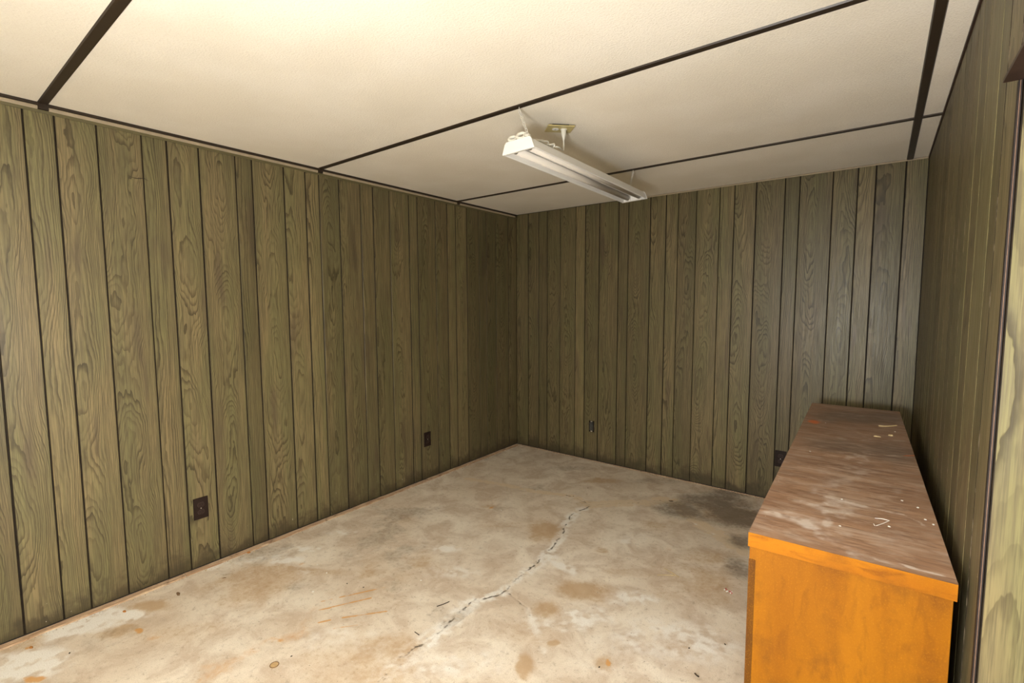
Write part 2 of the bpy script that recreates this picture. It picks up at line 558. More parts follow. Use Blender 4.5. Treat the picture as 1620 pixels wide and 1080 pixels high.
struct(wcl, 'panelled wall closing the passage beyond the doorway', 'wall')
wf = obj('wall_front', bx(-0.09, 3.85, YF - 0.10, YF, 0, H), M_PLANK)
struct(wf, 'panelled wall behind the photographer', 'wall')

# ------------------------------------------------------------------ ceiling: panels and battens
ce = obj('ceiling', bx(-0.09, 3.85, YF - 0.1, 0.09, H + 0.012, H + 0.06), M_BATTEN)
struct(ce, 'low ceiling of cream stippled panels with dark brown battens', 'ceiling')
BY = [(-3.262, 0.034), (-2.022, 0.032), (-0.800, 0.032)]       # battens across the room
BXC = 2.890                                                   # the batten along the right wall
ys = [YF, -4.50, -3.262, -2.022, -0.800, 0.0]
for a, b in zip(ys[:-1], ys[1:]):
    obj('ceiling_panel', bx(0.010, BXC - 0.002, a + 0.002, b - 0.002, H, H + 0.012), M_CEIL, ce)
    obj('ceiling_panel', bx(BXC + 0.002, W - 0.002, a + 0.002, b - 0.002, H, H + 0.012), M_CEIL, ce)
obj('ceiling_panel', bx(W - 0.002, 3.75, YF, YC + THK, H, H + 0.012), M_CEIL, ce)
for yb, wd in BY + [(-4.50, 0.032)]:
    bm = bmesh.new()
    prism(bm, [(yb - wd / 2, H), (yb - wd / 2 + 0.003, H - 0.005), (yb + wd / 2 - 0.003, H - 0.005), (yb + wd / 2, H)], 0, 0.004, W - 0.002)
    box(bm, 0.0006, 0.0115, yb - wd / 2, yb + wd / 2, H - 0.0265, H - 0.003)
    obj('batten', bm, M_BATTEN, ce)
bm = bmesh.new()
prism(bm, [(BXC - 0.016, H), (BXC - 0.013, H - 0.0065), (BXC + 0.013, H - 0.0065), (BXC + 0.016, H)], 1, YF, -0.004)
obj('batten', bm, M_BATTEN, ce)

# cornice on the left wall: dark reveal, pale bead, thin lower edge
tr = obj('trim_2', bx(0.0, 0.009, YF, -0.004, H - 0.011, H), M_BATTEN)
struct(tr, 'thin cream cornice moulding with dark reveal along the left wall top', 'trim')
bm = bmesh.new()
prism(bm, [(0, H - 0.040), (0.004, H - 0.040), (0.005, H - 0.028), (0.0, H - 0.027)], 1, YF, -0.004)
obj('lower_edge', bm, M_PLANK, tr).color = (0.3, 0.1, 0.3, 1)
cuts = [YF] + [v for yb in (-4.50, -3.262, -2.022, -0.800) for v in (yb - 0.017, yb + 0.017)] + [-0.03]
for a, b in zip(cuts[0::2], cuts[1::2]):
    bm = bmesh.new()
    prism(bm, [(0, H - 0.029), (0.006, H - 0.028), (0.010, H - 0.023), (0.010, H - 0.017), (0.007, H - 0.013), (0, H - 0.012)], 1, a, b)
    obj('bead', bm, M_MOULD, tr)
tr = obj('trim_3', bx(1.15, W - 0.002, -0.006, 0.0, H - 0.011, H - 0.001, 0.002), M_MOULD)
struct(tr, 'thin cream moulding along the far wall top', 'trim')
tr = obj('trim_4', bx(W - 0.006, W, YC, -0.002, H - 0.012, H - 0.0005), M_HEAD)
struct(tr, 'thin dark edge moulding along the right wall top', 'trim')

# ------------------------------------------------------------------ floor: fine grid with stains and cracks
NX, NY = 600, 740
X0, X1, Y0, Y1 = 0.0, 3.0, -3.7, 0.0
gx = np.linspace(X0, X1, NX)
gy = np.linspace(Y0, Y1, NY)
GX, GY = np.meshgrid(gx, gy)


def vnoise(X, Y, f, seed):
    rs = np.random.RandomState(seed)
    T = rs.rand(64, 64)
    u, v = X * f, Y * f
    iu, iv = np.floor(u).astype(int), np.floor(v).astype(int)
    fu, fv = u - iu, v - iv
    fu = fu * fu * (3 - 2 * fu)
    fv = fv * fv * (3 - 2 * fv)
    g = lambda a, b: T[a % 64, b % 64]
    return (g(iu, iv) * (1 - fu) + g(iu + 1, iv) * fu) * (1 - fv) + (g(iu, iv + 1) * (1 - fu) + g(iu + 1, iv + 1) * fu) * fv


def fbm(X, Y, f, seed, o=4):
    r, a, t = 0, 1, 0
    for k in range(o):
        r = r + a * vnoise(X, Y, f * 2 ** k, seed + k)
        t += a
        a *= 0.55
    return r / t


WX = GX + (fbm(GX, GY, 9, 11) - .5) * 0.07
WY = GY + (fbm(GX, GY, 9, 23) - .5) * 0.07
JX = GX + (fbm(GX, GY, 30, 31) - .5) * 0.022
JY = GY + (fbm(GX, GY, 30, 43) - .5) * 0.022


def seg_dist(X, Y, pts):
    D = np.full(X.shape, 9.0)
    for (ax, ay), (bx_, by_) in zip(pts[:-1], pts[1:]):
        dx, dy = bx_ - ax, by_ - ay
        t = np.clip(((X - ax) * dx + (Y - ay) * dy) / (dx * dx + dy * dy + 1e-12), 0, 1)
        D = np.minimum(D, np.hypot(X - ax - t * dx, Y - ay - t * dy))
    return D


def fp(pts):
    return [tuple(hit(px, py, 2, 0.0)[:2]) for px, py in pts]


A = {k: np.zeros(GX.shape) for k in ('crack', 'pale', 'sand', 'tan', 'dark', 'rust')}


def line(name, pts, wid, amt, warp=True, soft=1.0):
    X, Y = (JX, JY) if warp else (GX, GY)
    d = seg_dist(X, Y, fp(pts))
    A[name] = np.maximum(A[name], amt * np.clip(1.3 - d / wid * soft, 0, 1))


def blob(name, px, py, rx, ry, amt, flat=False):
    """a soft stain; rx, ry are half sizes in metres along and across the view"""
    c = hit(px, py, 2, 0.0)
    X, Y = (GX, GY) if flat else (WX, WY)
    dx, dy = X - c.x, Y - c.y
    u = (dx * RGT.x + dy * RGT.y) / rx
    v = (-dx * RGT.y + dy * RGT.x) / ry
    A[name] = np.maximum(A[name], amt * np.clip(1.5 - 1.2 * np.hypot(u, v), 0, 1))


MAIN = [(600, 1078), (655, 1023), (684, 1010), (704, 991), (747, 951), (793, 940), (813, 920), (840, 899), (873, 867), (891, 844), (893, 834), (904, 814), (935, 799)]
line('pale', MAIN[4:], 0.035, 0.85)
line('pale', [(830, 905), (866, 880), (884, 890), (905, 905)], 0.05, 0.8)
line('pale', [(880, 860), (895, 830), (915, 806)], 0.04, 0.9)
line('pale', MAIN[:5], 0.06, 0.75)
line('crack', MAIN, 0.0075, 0.62)
line('crack', [(805, 937), (833, 962), (838, 972)], 0.005, 0.6)
line('pale', [(833, 962), (850, 1000), (860, 1030)], 0.02, 0.6)
LB_ = [(935, 799), (908, 785), (895, 783), (845, 777), (790, 765), (740, 757)]
line('sand', LB_, 0.030, 0.9)
line('crack', LB_[:3], 0.006, 0.7)
RB_ = [(935, 799), (965, 796), (1020, 795), (1050, 790), (1063, 792), (1085, 812), (1112, 832), (1137, 845), (1152, 856), (1176, 872)]
line('sand', RB_, 0.055, 1.0)
line('pale', [(1085, 818), (1112, 835), (1140, 849), (1150, 856)], 0.014, 0.9)
line('crack', [(1035, 792), (1050, 790), (1063, 792)], 0.012, 0.8)
line('crack', RB_[:3], 0.004, 0.5)
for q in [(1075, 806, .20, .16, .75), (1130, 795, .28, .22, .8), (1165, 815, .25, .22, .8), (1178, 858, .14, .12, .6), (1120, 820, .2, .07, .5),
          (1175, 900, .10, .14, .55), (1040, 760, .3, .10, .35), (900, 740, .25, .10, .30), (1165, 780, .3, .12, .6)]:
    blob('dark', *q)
for q in [(862, 838, .13, .16, .75), (920, 932, .16, .09, .8), (868, 962, .07, .07, .75), (835, 1052, .035, .075, 1.0), (868, 1016, .025, .02, 1.0),
          (955, 871, .05, .04, .6), (665, 893, .05, .05, .7), (240, 957, .13, .05, .9), (185, 1000, .11, .06, .7), (775, 800, .06, .04, .6),
          (830, 1000, .16, .10, .35), (1120, 880, .20, .10, .55), (955, 1050, .05, .05, .7), (950, 760, .2, .08, .6), (480, 905, .35, .05, .5),
          (790, 830, .25, .08, .35), (300, 1000, .30, .10, .35), (1000, 905, .3, .06, .3)]:
    blob('tan', *q)
for q in [(110, 990, .22, .10, 1.0), (40, 1050, .2, .09, .95), (180, 970, .18, .06, .9), (430, 885, .22, .05, .9), (480, 868, .16, .04, .8),
          (340, 895, .14, .05, .8), (480, 905, .05, .03, .8), (705, 868, .12, .05, .7), (715, 905, .2, .08, .5), (540, 842, .12, .04, .6),
          (930, 975, .14, .10, .7), (1000, 945, .16, .06, .7), (880, 985, .2, .06, .5), (1060, 1010, .35, .16, .6), (700, 1050, .35, .1, .45),
          (560, 1010, .3, .10, .4), (990, 858, .08, .04, .5), (800, 735, .1, .05, .4), (1010, 850, .1, .06, .5), (960, 1055, .1, .05, .5)]:
    blob('pale', *q)
sx, sy = 340, 840
for a in [((760, 500), (835, 483)), ((890, 470), (1205, 400)), ((745, 560), (820, 545)), ((830, 540), (1110, 475)), ((910, 615), (1220, 570)),
          ((740, 650), (820, 632)), ((845, 692), (1010, 668))]:
    line('rust', [(sx + x / 4.5, sy + y / 4.5) for x, y in a], 0.0062, 0.85, False)
line('rust', [(320, 1076), (390, 1033), (428, 1014), (478, 1004)], 0.045, 0.34)
line('rust', [(478, 1004), (486, 982), (500, 962), (510, 952)], 0.040, 0.30)
for q in [(430, 1014, .04, .02, .7), (62, 1070, .05, .018, .95), (50, 1024, .02, .012, .9), (216, 999, .022, .012, .9), (960, 1048, .012, .02, .9),
          (250, 1002, .04, .03, .35), (475, 893, .03, .02, .45), (777, 802, .02, .02, .6), (1050, 865, .04, .03, .3), (1060, 790, .05, .04, .35),
          (340, 1060, .10, .04, .35)]:
    blob('rust', *q)
# dirty border where the carpet strips lay against the walls
edge = np.clip(1.15 - GX / 0.055, 0, 1)
A['sand'] = np.maximum(A['sand'], edge * 0.9)
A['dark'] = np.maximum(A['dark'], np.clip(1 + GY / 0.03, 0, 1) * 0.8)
A['sand'] = np.maximum(A['sand'], np.clip(1.2 + GY / 0.05, 0, 1) * 0.55)
A['crack'] = A['crack'] * np.clip(fbm(GX, GY, 26, 171, 3) * 3.4 - 1.05, 0.0, 1.1)
rub = np.clip(1.2 - seg_dist(JX, JY, fp(MAIN)) / 0.040, 0, 1) * np.clip((fbm(GX, GY, 75, 181, 2) - 0.60) * 6, 0, 1)
A['crack'] = np.maximum(A['crack'], 0.50 * rub)
A['pale'] = A['pale'] * np.clip(fbm(GX, GY, 34, 191, 3) * 2.6 - 0.45, 0.25, 1.2)
A['sand'] = A['sand'] * np.clip(fbm(GX, GY, 34, 201, 3) * 2.6 - 0.45, 0.25, 1.2)
A['rust'] = A['rust'] * np.clip(fbm(GX, GY, 24, 211, 3) * 2.4 - 0.2, 0.3, 1.15)
for k in ('pale', 'dark', 'tan'):
    A[k] = A[k] * (0.45 + 0.9 * fbm(GX, GY, 14, 77))
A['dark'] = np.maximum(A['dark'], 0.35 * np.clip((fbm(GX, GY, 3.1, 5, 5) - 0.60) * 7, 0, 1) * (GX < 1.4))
A['tan'] = np.maximum(A['tan'], 0.5 * np.clip((fbm(GX, GY, 2.3, 15, 5) - 0.56) * 6, 0, 1))

ZG = -0.0035 * np.clip(A['crack'], 0, 1) + 0.0012 * np.clip(A['pale'], 0, 1) * (seg_dist(GX, GY, fp(MAIN)) < 0.06)
me = bpy.data.meshes.new('floor')
nv = NX * NY
co = np.empty((nv + 8, 3), dtype=np.float32)
co[:nv, 0], co[:nv, 1], co[:nv, 2] = GX.ravel(), GY.ravel(), ZG.ravel()
co[nv:] = [(-0.1, YF - .1, 0), (3.85, YF - .1, 0), (3.85, Y0, 0), (-0.1, Y0, 0), (X1, Y0, 0), (3.85, Y0, 0), (3.85, Y1, 0), (X1, Y1, 0)]
ii = (np.arange(NY - 1)[:, None] * NX + np.arange(NX - 1)[None, :]).ravel()
quads = np.stack([ii, ii + 1, ii + NX + 1, ii + NX], 1)
quads = np.vstack([quads, [[nv, nv + 1, nv + 2, nv + 3], [nv + 4, nv + 5, nv + 6, nv + 7]]]).astype(np.int32)
nf = len(quads)
me.vertices.add(nv + 8)
me.loops.add(nf * 4)
me.polygons.add(nf)
me.vertices.foreach_set('co', co.ravel())
me.loops.foreach_set('vertex_index', quads.ravel())
me.polygons.foreach_set('loop_start', np.arange(0, nf * 4, 4, dtype=np.int32))
me.update(calc_edges=True)
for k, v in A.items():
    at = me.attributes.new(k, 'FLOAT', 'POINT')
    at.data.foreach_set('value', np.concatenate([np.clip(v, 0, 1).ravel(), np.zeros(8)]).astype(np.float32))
me.materials.append(M_FLOOR)
me.polygons.foreach_set('use_smooth', np.ones(nf, dtype=bool))
fl = bpy.data.objects.new('floor', me)
COL.objects.link(fl)
struct(fl, 'bare cracked concrete floor with pale patches and rust stains', 'floor')

# ------------------------------------------------------------------ carpet strips left at the foot of the walls
nt = NT('weathered_strip_wood')
cx_, cy_, cz_ = nt.sep(nt.coord())
g_ = nt.noise(nt.comb(nt.M('MULTIPLY', cx_, 160.0), nt.M('MULTIPLY', cy_, 9.0), 0.0), 1.0, 4, 0.7, 0.4)
h_ = nt.noise(nt.coord(), 16.0, 4, 0.7)
c_ = nt.mix(nt.step(g_, 0.35, 0.65), (0.30, 0.175, 0.10), (0.56, 0.42, 0.28))
c_ = nt.mix(nt.step(h_, 0.52, 0.70, 0.0, 0.8), c_, (0.15, 0.085, 0.05))
M_TACK = nt.out(c_, 0.85, 0.15)


def strip_run(parent, axis, a0, a1, off, wid, hgt, step_):
    p = a0
    while p < a1 - 0.05:
        q = min(a1, p + step_ * random.uniform(0.8, 1.1))
        if a1 - q < 0.12:
            q = a1
        n = max(2, int((q - p) / 0.07))
        bm = bmesh.new()
        rows = []
        for k in range(n + 1):
            s = p + 0.003 + (q - p - 0.006) * k / n
            o0 = off + random.uniform(0, 0.004)
            o1 = off + wid + random.uniform(-0.006, 0.002)
            hh = hgt * random.uniform(0.75, 1.0)
            pr = [(o0, 0.0005), (o1, 0.0005), (o1 - 0.002, hh), (o0 + 0.002, hh)]
            rows.append([bm.verts.new((u, s, v) if axis == 1 else (s, -u, v)) for u, v in pr])
        for r0, r1 in zip(rows[:-1], rows[1:]):
            for k in range(4):
                bm.faces.new((r0[k], r0[(k + 1) % 4], r1[(k + 1) % 4], r1[k]))
        bm.faces.new(rows[0])
        bm.faces.new(rows[-1])
        bmesh.ops.recalc_face_normals(bm, faces=bm.faces)
        obj('strip_piece', bm, M_TACK, parent)
        p = q


t5 = bpy.data.objects.new('trim_5', None)
COL.objects.link(t5)
struct(t5, 'splintered wooden carpet strip along the foot of the left wall', 'trim')
strip_run(t5, 1, -5.4, -0.03, 0.008, 0.042, 0.007, 1.22)
t6 = bpy.data.objects.new('trim_6', None)
COL.objects.link(t6)
struct(t6, 'broken wooden carpet strip along the foot of the far wall', 'trim')
strip_run(t6, 0, 0.05, 2.45, 0.008, 0.016, 0.005, 0.9)


# ------------------------------------------------------------------ long low cabinet
CZ, CT = 0.790, 0.038
CL, CDP = 1.98, 0.406
CROT = math.radians(1.5)
cab = thing('low_cabinet', 'long low wooden cabinet with dusty brown top and orange end panel', 'cabinet', (2.548, -2.374, 0), CROT)


def top_local(px, py):
    p = hit(px, py, 2, CZ)
    dx, dy = p.x - 2.548, p.y + 2.374
    return dx * math.cos(CROT) + dy * math.sin(CROT), -dx * math.sin(CROT) + dy * math.cos(CROT)


# carcass
bm = bmesh.new()
box(bm, 0.022, CDP - 0.006, 0.022, CL - 0.022, 0.06, 0.078)              # bottom
box(bm, CDP - 0.012, CDP - 0.006, 0.022, CL - 0.022, 0.078, CZ - CT)      # back
box(bm, 0.022, CDP - 0.012, 0.984, 1.000, 0.078, CZ - CT)                 # middle divider
obj('carcass', bm, M_BLACKWOOD, cab)
obj('end_panel', bx(0.0035, CDP - 0.005, 0.004, 0.022, 0.0, CZ - CT, 0.0008), M_ORANGE, cab)
obj('end_panel', bx(0.0035, CDP - 0.005, CL - 0.022, CL - 0.004, 0.0, CZ - CT, 0.0008), M_ORANGE, cab)
obj('worn_stile', bx(0.0025, 0.0185, 0.0028, 0.004, 0.0, CZ - CT - 0.035), M_STRIP, cab)
obj('plinth', bx(0.030, 0.046, 0.022, CL - 0.022, 0.0, 0.06), M_BLACKWOOD, cab)
for k in range(4):
    a = 0.024 + k * (CL - 0.048) / 4
    b = a + (CL - 0.048) / 4
    obj('door', bx(0.004, 0.022, a + 0.002, b - 0.002, 0.064, CZ - CT - 0.006, 0.0015), M_ORANGE_LONG, cab)
# top slab, fine grid on its upper face so that dust and scratches have their own place
NXT, NYT = 82, 397
bm = bmesh.new()
box(bm, 0.002, CDP - 0.002, 0.002, CL - 0.002, CZ - CT, CZ - 0.0015)
slab = obj('top_core', bm, M_ORANGE_LONG, cab)
tx, ty = np.meshgrid(np.linspace(0.0, CDP, NXT), np.linspace(0.0, CL, NYT))
TXJ = tx + (fbm(tx, ty, 26, 61) - .5) * 0.03
TYJ = ty + (fbm(tx, ty, 26, 71) - .5) * 0.03
T = {k: np.zeros(tx.shape) for k in ('dust', 'worn_dim', 'orange', 'scratch')}


def tline(name, pts, wid, amt, warp=True):
    X, Y = (TXJ, TYJ) if warp else (tx, ty)
    d = seg_dist(X, Y, [top_local(*p) for p in pts])
    T[name] = np.maximum(T[name], amt * np.clip(1.4 - d / wid, 0, 1))


def tblob(name, px, py, rx, ry, amt):
    c = top_local(px, py)
    T[name] = np.maximum(T[name], amt * np.clip(1.5 - 1.2 * np.hypot((TXJ - c[0]) / rx, (TYJ - c[1]) / ry), 0, 1))


tline('dust', [(1222, 812), (1262, 822), (1300, 845), (1345, 872)], 0.022, 0.95)
tline('dust', [(1305, 795), (1308, 850)], 0.014, 0.8)
tline('dust', [(1275, 795), (1325, 812), (1355, 815)], 0.028, 0.7)
tline('dust', [(1385, 884), (1440, 897), (1512, 915)], 0.006, 1.2)
tline('dust', [(1290, 780), (1330, 790), (1365, 800)], 0.02, 0.75)
tline('dust', [(1228, 752), (1270, 765), (1330, 792), (1420, 812), (1485, 838)], 0.006, 0.7)
tline('dust', [(1300, 770), (1340, 760), (1390, 765)], 0.03, 0.45)
tline('dust', [(1340, 725), (1365, 715), (1362, 735)], 0.02, 0.6)
tline('dust', [(1365, 717), (1420, 722), (1450, 725)], 0.012, 0.6)
tline('dust', [(1295, 684), (1325, 692), (1345, 697), (1380, 695), (1440, 698)], 0.02, 0.55)
tline('dust', [(1240, 725), (1300, 745), (1360, 760)], 0.02, 0.35)
tblob('dust', 1400, 850, .06, .07, 0.35)
tblob('dust', 1345, 750, .07, .06, 0.5)
for q in [(1350, 660, .16, .16, 1.0), (1400, 660, .12, .18, .8), (1330, 705, .16, .16, .7), (1410, 715, .14, .2, .8), (1310, 660, .08, .15, .8)]:
    tblob('worn_dim', *q)  # worn grey, with light falloff toward the far end painted in
tblob('orange', 1287, 667, .028, .05, 1.0)
tline('orange', [(1432, 721), (1454, 720)], 0.008, 0.8)
tline('scratch', [(1420, 860), (1440, 855), (1450, 862), (1435, 864)], 0.0025, 0.45, False)
for q in ((1262, 818, .055, .05, .75), (1325, 800, .06, .09, .55), (1300, 775, .06, .06, .6), (1335, 842, .03, .05, .45), (1360, 745, .08, .07, .55), (1410, 775, .05, .08, .4), (1300, 745, .05, .06, .35)):
    tblob('dust', *q)
T['dust'] *= np.clip(fbm(tx, ty, 30, 91) * 2.6 - 0.55, 0.1, 1.1)
me = bpy.data.meshes.new('top')
nv = NXT * NYT
co = np.stack([tx.ravel(), ty.ravel(), np.full(nv, CZ)], 1).astype(np.float32)
ii = (np.arange(NYT - 1)[:, None] * NXT + np.arange(NXT - 1)[None, :]).ravel()
quads = np.stack([ii, ii + 1, ii + NXT + 1, ii + NXT], 1).astype(np.int32)
nf = len(quads)
me.vertices.add(nv)
me.loops.add(nf * 4)
me.polygons.add(nf)
me.vertices.foreach_set('co', co.ravel())
me.loops.foreach_set('vertex_index', quads.ravel())
me.polygons.foreach_set('loop_start', np.arange(0, nf * 4, 4, dtype=np.int32))
me.update(calc_edges=True)
for k, v in T.items():
    at = me.attributes.new(k, 'FLOAT', 'POINT')
    at.data.foreach_set('value', np.clip(v, 0, 1).ravel().astype(np.float32))
me.materials.append(M_TOP)
top = bpy.data.objects.new('top', me)
COL.objects.link(top)
top.parent = cab
top['label'] = 'dusty brown wood veneer top'
eb = obj('edge_band', bx(0.0, CDP, 0.0, 0.002, CZ - CT, CZ - 0.0003), M_ORANGE_EDGE, cab)
eb['label'] = 'bright orange wood edge band'
obj('edge_band', bx(0.0, CDP, CL - 0.002, CL, CZ - CT, CZ - 0.0003), M_ORANGE_EDGE, cab)
obj('edge_band', bx(0.0, 0.002, 0.002, CL - 0.002, CZ - CT, CZ - 0.0003), M_ORANGE_LONG, cab)
obj('edge_band', bx(CDP - 0.002, CDP, 0.002, CL - 0.002, CZ - CT, CZ - 0.0003), M_ORANGE_LONG, cab)

# ------------------------------------------------------------------ hanging shop light
FZ = 2.026
LEN = 1.25
lt = thing('shop_light', 'white two-tube shop light hung on chains below the ceiling', 'light fixture', (1.556, -2.052, FZ), 0.0)
lt.rotation_euler = (0, math.radians(-2.0), math.radians(0.9))
bm = bmesh.new()
outer = [(-.080, 0), (-.067, .036), (-.058, .044), (.058, .044), (.067, .036), (.080, 0)]
inner = [(.0725, 0.0), (.061, .033), (.026, .039), (0, .018), (-.026, .039), (-.061, .033), (-.0725, 0.0)]
prism(bm, outer + inner, 1, 0.003, LEN - 0.003, cap=False)
obj('housing', bm, M_WHITE, lt)
for y0 in (0.0, LEN - 0.003):
    bm = bmesh.new()
    prism(bm, [(-.083, -.003), (-.069, .037), (-.060, .047), (.060, .047), (.069, .037), (.083, -.003)], 1, y0, y0 + 0.003)
    s = 1 if y0 == 0 else -1
    a, b = sorted((y0 + (0.003 if s > 0 else 0.0), y0 + (0.012 if s > 0 else -0.009)))
    box(bm, -.078, .078, a, b, -.003, -.0015)
    obj('end_cap', bm, M_WHITE, lt)
for sx_ in (-1, 1):
    bm = bmesh.new()
    x = 0.0365 * sx_
    tube(bm, [(x, 0.035, 0.018), (x, LEN - 0.035, 0.018)], 0.0165, 20, cap=True)
    tb = obj('tube', bm, M_TUBE, lt, smooth=False)
    for fc in tb.data.polygons:
        fc.use_smooth = len(fc.vertices) == 4
    for yy in (0.024, LEN - 0.038):
        bm = bmesh.new()
        tube(bm, [(x, yy, 0.018), (x, yy + 0.014, 0.018)], 0.0168, 20)
        obj('tube_cap', bm, M_METAL, tb)
    for yy in (0.004, LEN - 0.018):
        obj('lamp_holder', bx(x - 0.013, x + 0.013, yy, yy + 0.014, -0.001, 0.036, 0.003), M_WHITE, lt)
    # outer bead of the reflector
    bm = bmesh.new()
    tube(bm, [(0.0775 * sx_, 0.004, 0.0), (0.0775 * sx_, LEN - 0.004, 0.0)], 0.0035, 8)
    obj('reflector_lip', bm, M_WHITE, lt)
bpy.context.view_layer.update()
LTI = lt.matrix_world.inverted()


def in_light(p):
    return LTI @ Vector(p)


def chain(p0, p1, link=0.019, wire=0.0017):
    p0, p1 = Vector(p0), Vector(p1)
    d = p1 - p0
    n = max(2, int(round(d.length / (link * 0.78))))
    q = d.to_track_quat('Z', 'X').to_matrix()
    bm = bmesh.new()
    for k in range(n):
        c = p0 + d * ((k + 0.5) / n)
        pts = []
        for j in range(13):
            a = 2 * math.pi * j / 12
            u, v = 0.0052 * math.cos(a), (link * 0.5) * math.sin(a)
            l = Vector((u, 0, v)) if k % 2 == 0 else Vector((0, u, v))
            pts.append(c + q @ l)
        tube(bm, pts, wire, 5, cap=False)
    return bm


def hook(p):
    p = Vector(p)
    return smooth_path([p + Vector((0, 0, 0.012)), p + Vector((0, 0, 0.004)), p + Vector((0.006, 0, -0.002)), p + Vector((0, 0, -0.008)), p + Vector((-0.006, 0, -0.003))], 5)


for (tp, bt) in (((1.541, -2.022, 2.203), (1.598, -2.030, 2.075)), ((1.522, -0.800, 2.203), (1.512, -0.838, 2.075))):
    obj('chain', chain(in_light(tp), in_light(bt)), M_CHAIN, lt)
    bm = bmesh.new()
    tube(bm, [in_light(v) for v in hook(tp)], 0.0016, 6)
    obj('ceiling_hook', bm, M_CHAIN, lt)
    bm = bmesh.new()
    b = Vector(bt)
    tube(bm, [in_light(v) for v in smooth_path([b + Vector((-.012, 0, -.006)), b + Vector((-.008, 0, .004)), b + Vector((.008, 0, .004)), b + Vector((.012, 0, -.006))], 5)], 0.0018, 6)
    obj('hanger', bm, M_WHITE, lt)

PL = Vector((1.552, -1.718, 2.205))            # ceiling outlet centre
RD = Vector((math.sqrt(.5), math.sqrt(.5), 0))
PLUG = PL + RD * 0.020
path = [PLUG + Vector((0, 0, -0.045)), PLUG + Vector((0.001, 0, -0.075)), PLUG + Vector((0, -0.004, -0.098))]
for px, py, z in ((884, 233, 2.090), (876, 232, 2.088), (869, 232, 2.086), (862, 227, 2.086), (856, 223, 2.086), (849, 221, 2.086), (842, 222, 2.082)):
    path.append(hit(px, py, 2, z))
bm = bmesh.new()
tube(bm, [in_light(v) for v in smooth_path(path, 7)], 0.0033, 8)
obj('cord', bm, M_CORD, lt, smooth=True)
# slack of the cord tied in loops on top of the housing
bm = bmesh.new()
for px, py, z, ra, rb, tilt in ((868, 231, 2.084, .034, .011, .4), (861, 226, 2.087, .030, .012, .1), (855, 224, 2.088, .026, .010, -.3), (872, 230, 2.085, .018, .009, .9)):
    c = hit(px, py, 2, z)
    pts = []
    for j in range(25):
        a = 2 * math.pi * j / 24
        v = Vector((ra * 0.35 * math.cos(a) * math.sin(tilt) + rb * math.sin(a) * .6, ra * math.cos(a), rb * math.sin(a) * .5 + .004 * math.sin(2 * a)))
        pts.append(in_light(c + v))
    tube(bm, pts, 0.0033, 7, cap=False)
obj('cord_bundle', bm, M_CORD, lt, smooth=True)
bm = bmesh.new()
for px, py, ra in ((811, 219.5, .013), (825, 214.5, .016), (833, 216, .010)):
    c = hit(px, py, 1, -2.035)
    pts = [in_light(c + Vector((ra * math.cos(2 * math.pi * j / 20), 0.010 * math.sin(2 * math.pi * j / 20 + .7), ra * .8 * math.sin(2 * math.pi * j / 20)))) for j in range(21)]
    tube(bm, pts, 0.0068, 7, cap=False)
obj('cord_loop', bm, M_CORD, lt, smooth=True)
bm = bmesh.new()
tube(bm, [in_light(PLUG + Vector((0, 0, -a))) for a in (-.001, .006, .010, .026, .040, .050)], [.011, .0125, .0120, .0105, .006, .0045], 12)
obj('plug', bm, M_CORD, lt)

# ceiling outlet, set askew, a little proud of the panel
co_ = thing('ceiling_outlet', 'ivory duplex outlet plate set askew on the ceiling above shop light', 'outlet', tuple(PL), math.radians(45))
obj('plate', bx(-.064, .064, -.0445, .0445, 0.0, 0.005, 0.0015), M_IVORY, co_)
obj('box_collar', bx(-.040, .040, -.026, .026, 0.005, H - PL.z - 0.0003), M_BLACK, co_)
for s in (-1, 1):
    bm = bmesh.new()
    prism(bm, [(s * .020 + .0155 * math.cos(2 * math.pi * k / 20), max(-.0125, min(.0125, .0165 * math.sin(2 * math.pi * k / 20)))) for k in range(20)], 2, -0.0018, 0.001)
    r_ = obj('receptacle', bm, M_WHITE, co_)
    if s < 0:
        for q in (-.006, .006):
            obj('slot', bx(s * .020 - .004, s * .020 + .004, q - .001, q + .001, -0.0022, -0.0010), M_BLACK, r_)
bm = bmesh.new()
tube(bm, [(0, 0, -0.001), (0, 0, 0.001)], 0.003, 10)
obj('screw', bm, M_METAL, co_)


# ------------------------------------------------------------------ wall outlets
def outlet(loc, rotz, label):
    t = thing('wall_outlet', label, 'outlet', loc, rotz)
    obj('plate', bx(-.035, .035, -0.0055, 0.0, -.057, .057, 0.0018), M_BROWN, t)
    for s in (-1, 1):
        bm = bmesh.new()
        prism(bm, [(.0165 * math.cos(2 * math.pi * k / 20), s * .0195 + max(-.0125, min(.0125, .0165 * math.sin(2 * math.pi * k / 20)))) for k in range(20)], 1, -0.0075, -0.004)
        r = obj('receptacle', bm, M_BROWN2, t)
        for q in (-.0065, .0065):
            obj('slot', bx(q - .0011, q + .0011, -0.0079, -0.0070, s * .0195 - .002, s * .0195 + .006), M_BLACK, r)
        bm = bmesh.new()
        tube(bm, [(0, -0.0079, s * .0195 - .0075), (0, -0.0070, s * .0195 - .0075)], 0.0022, 8)
        obj('slot', bm, M_BLACK, r)
    bm = bmesh.new()
    tube(bm, [(0, -0.0066, 0), (0, -0.0050, 0)], 0.0028, 10)
    obj('screw', bm, M_METAL, t)
    return t


outlet((0.0, -2.773, 0.318), math.pi / 2, 'dark brown duplex outlet on the left wall, above white flecks on the boards')
outlet((0.0, -1.179, 0.318), math.pi / 2, 'dark brown duplex outlet low on the left wall toward the far corner')
outlet((2.291, 0.0, 0.303), 0.0, 'dark brown duplex outlet on the far wall half hidden behind the cabinet')

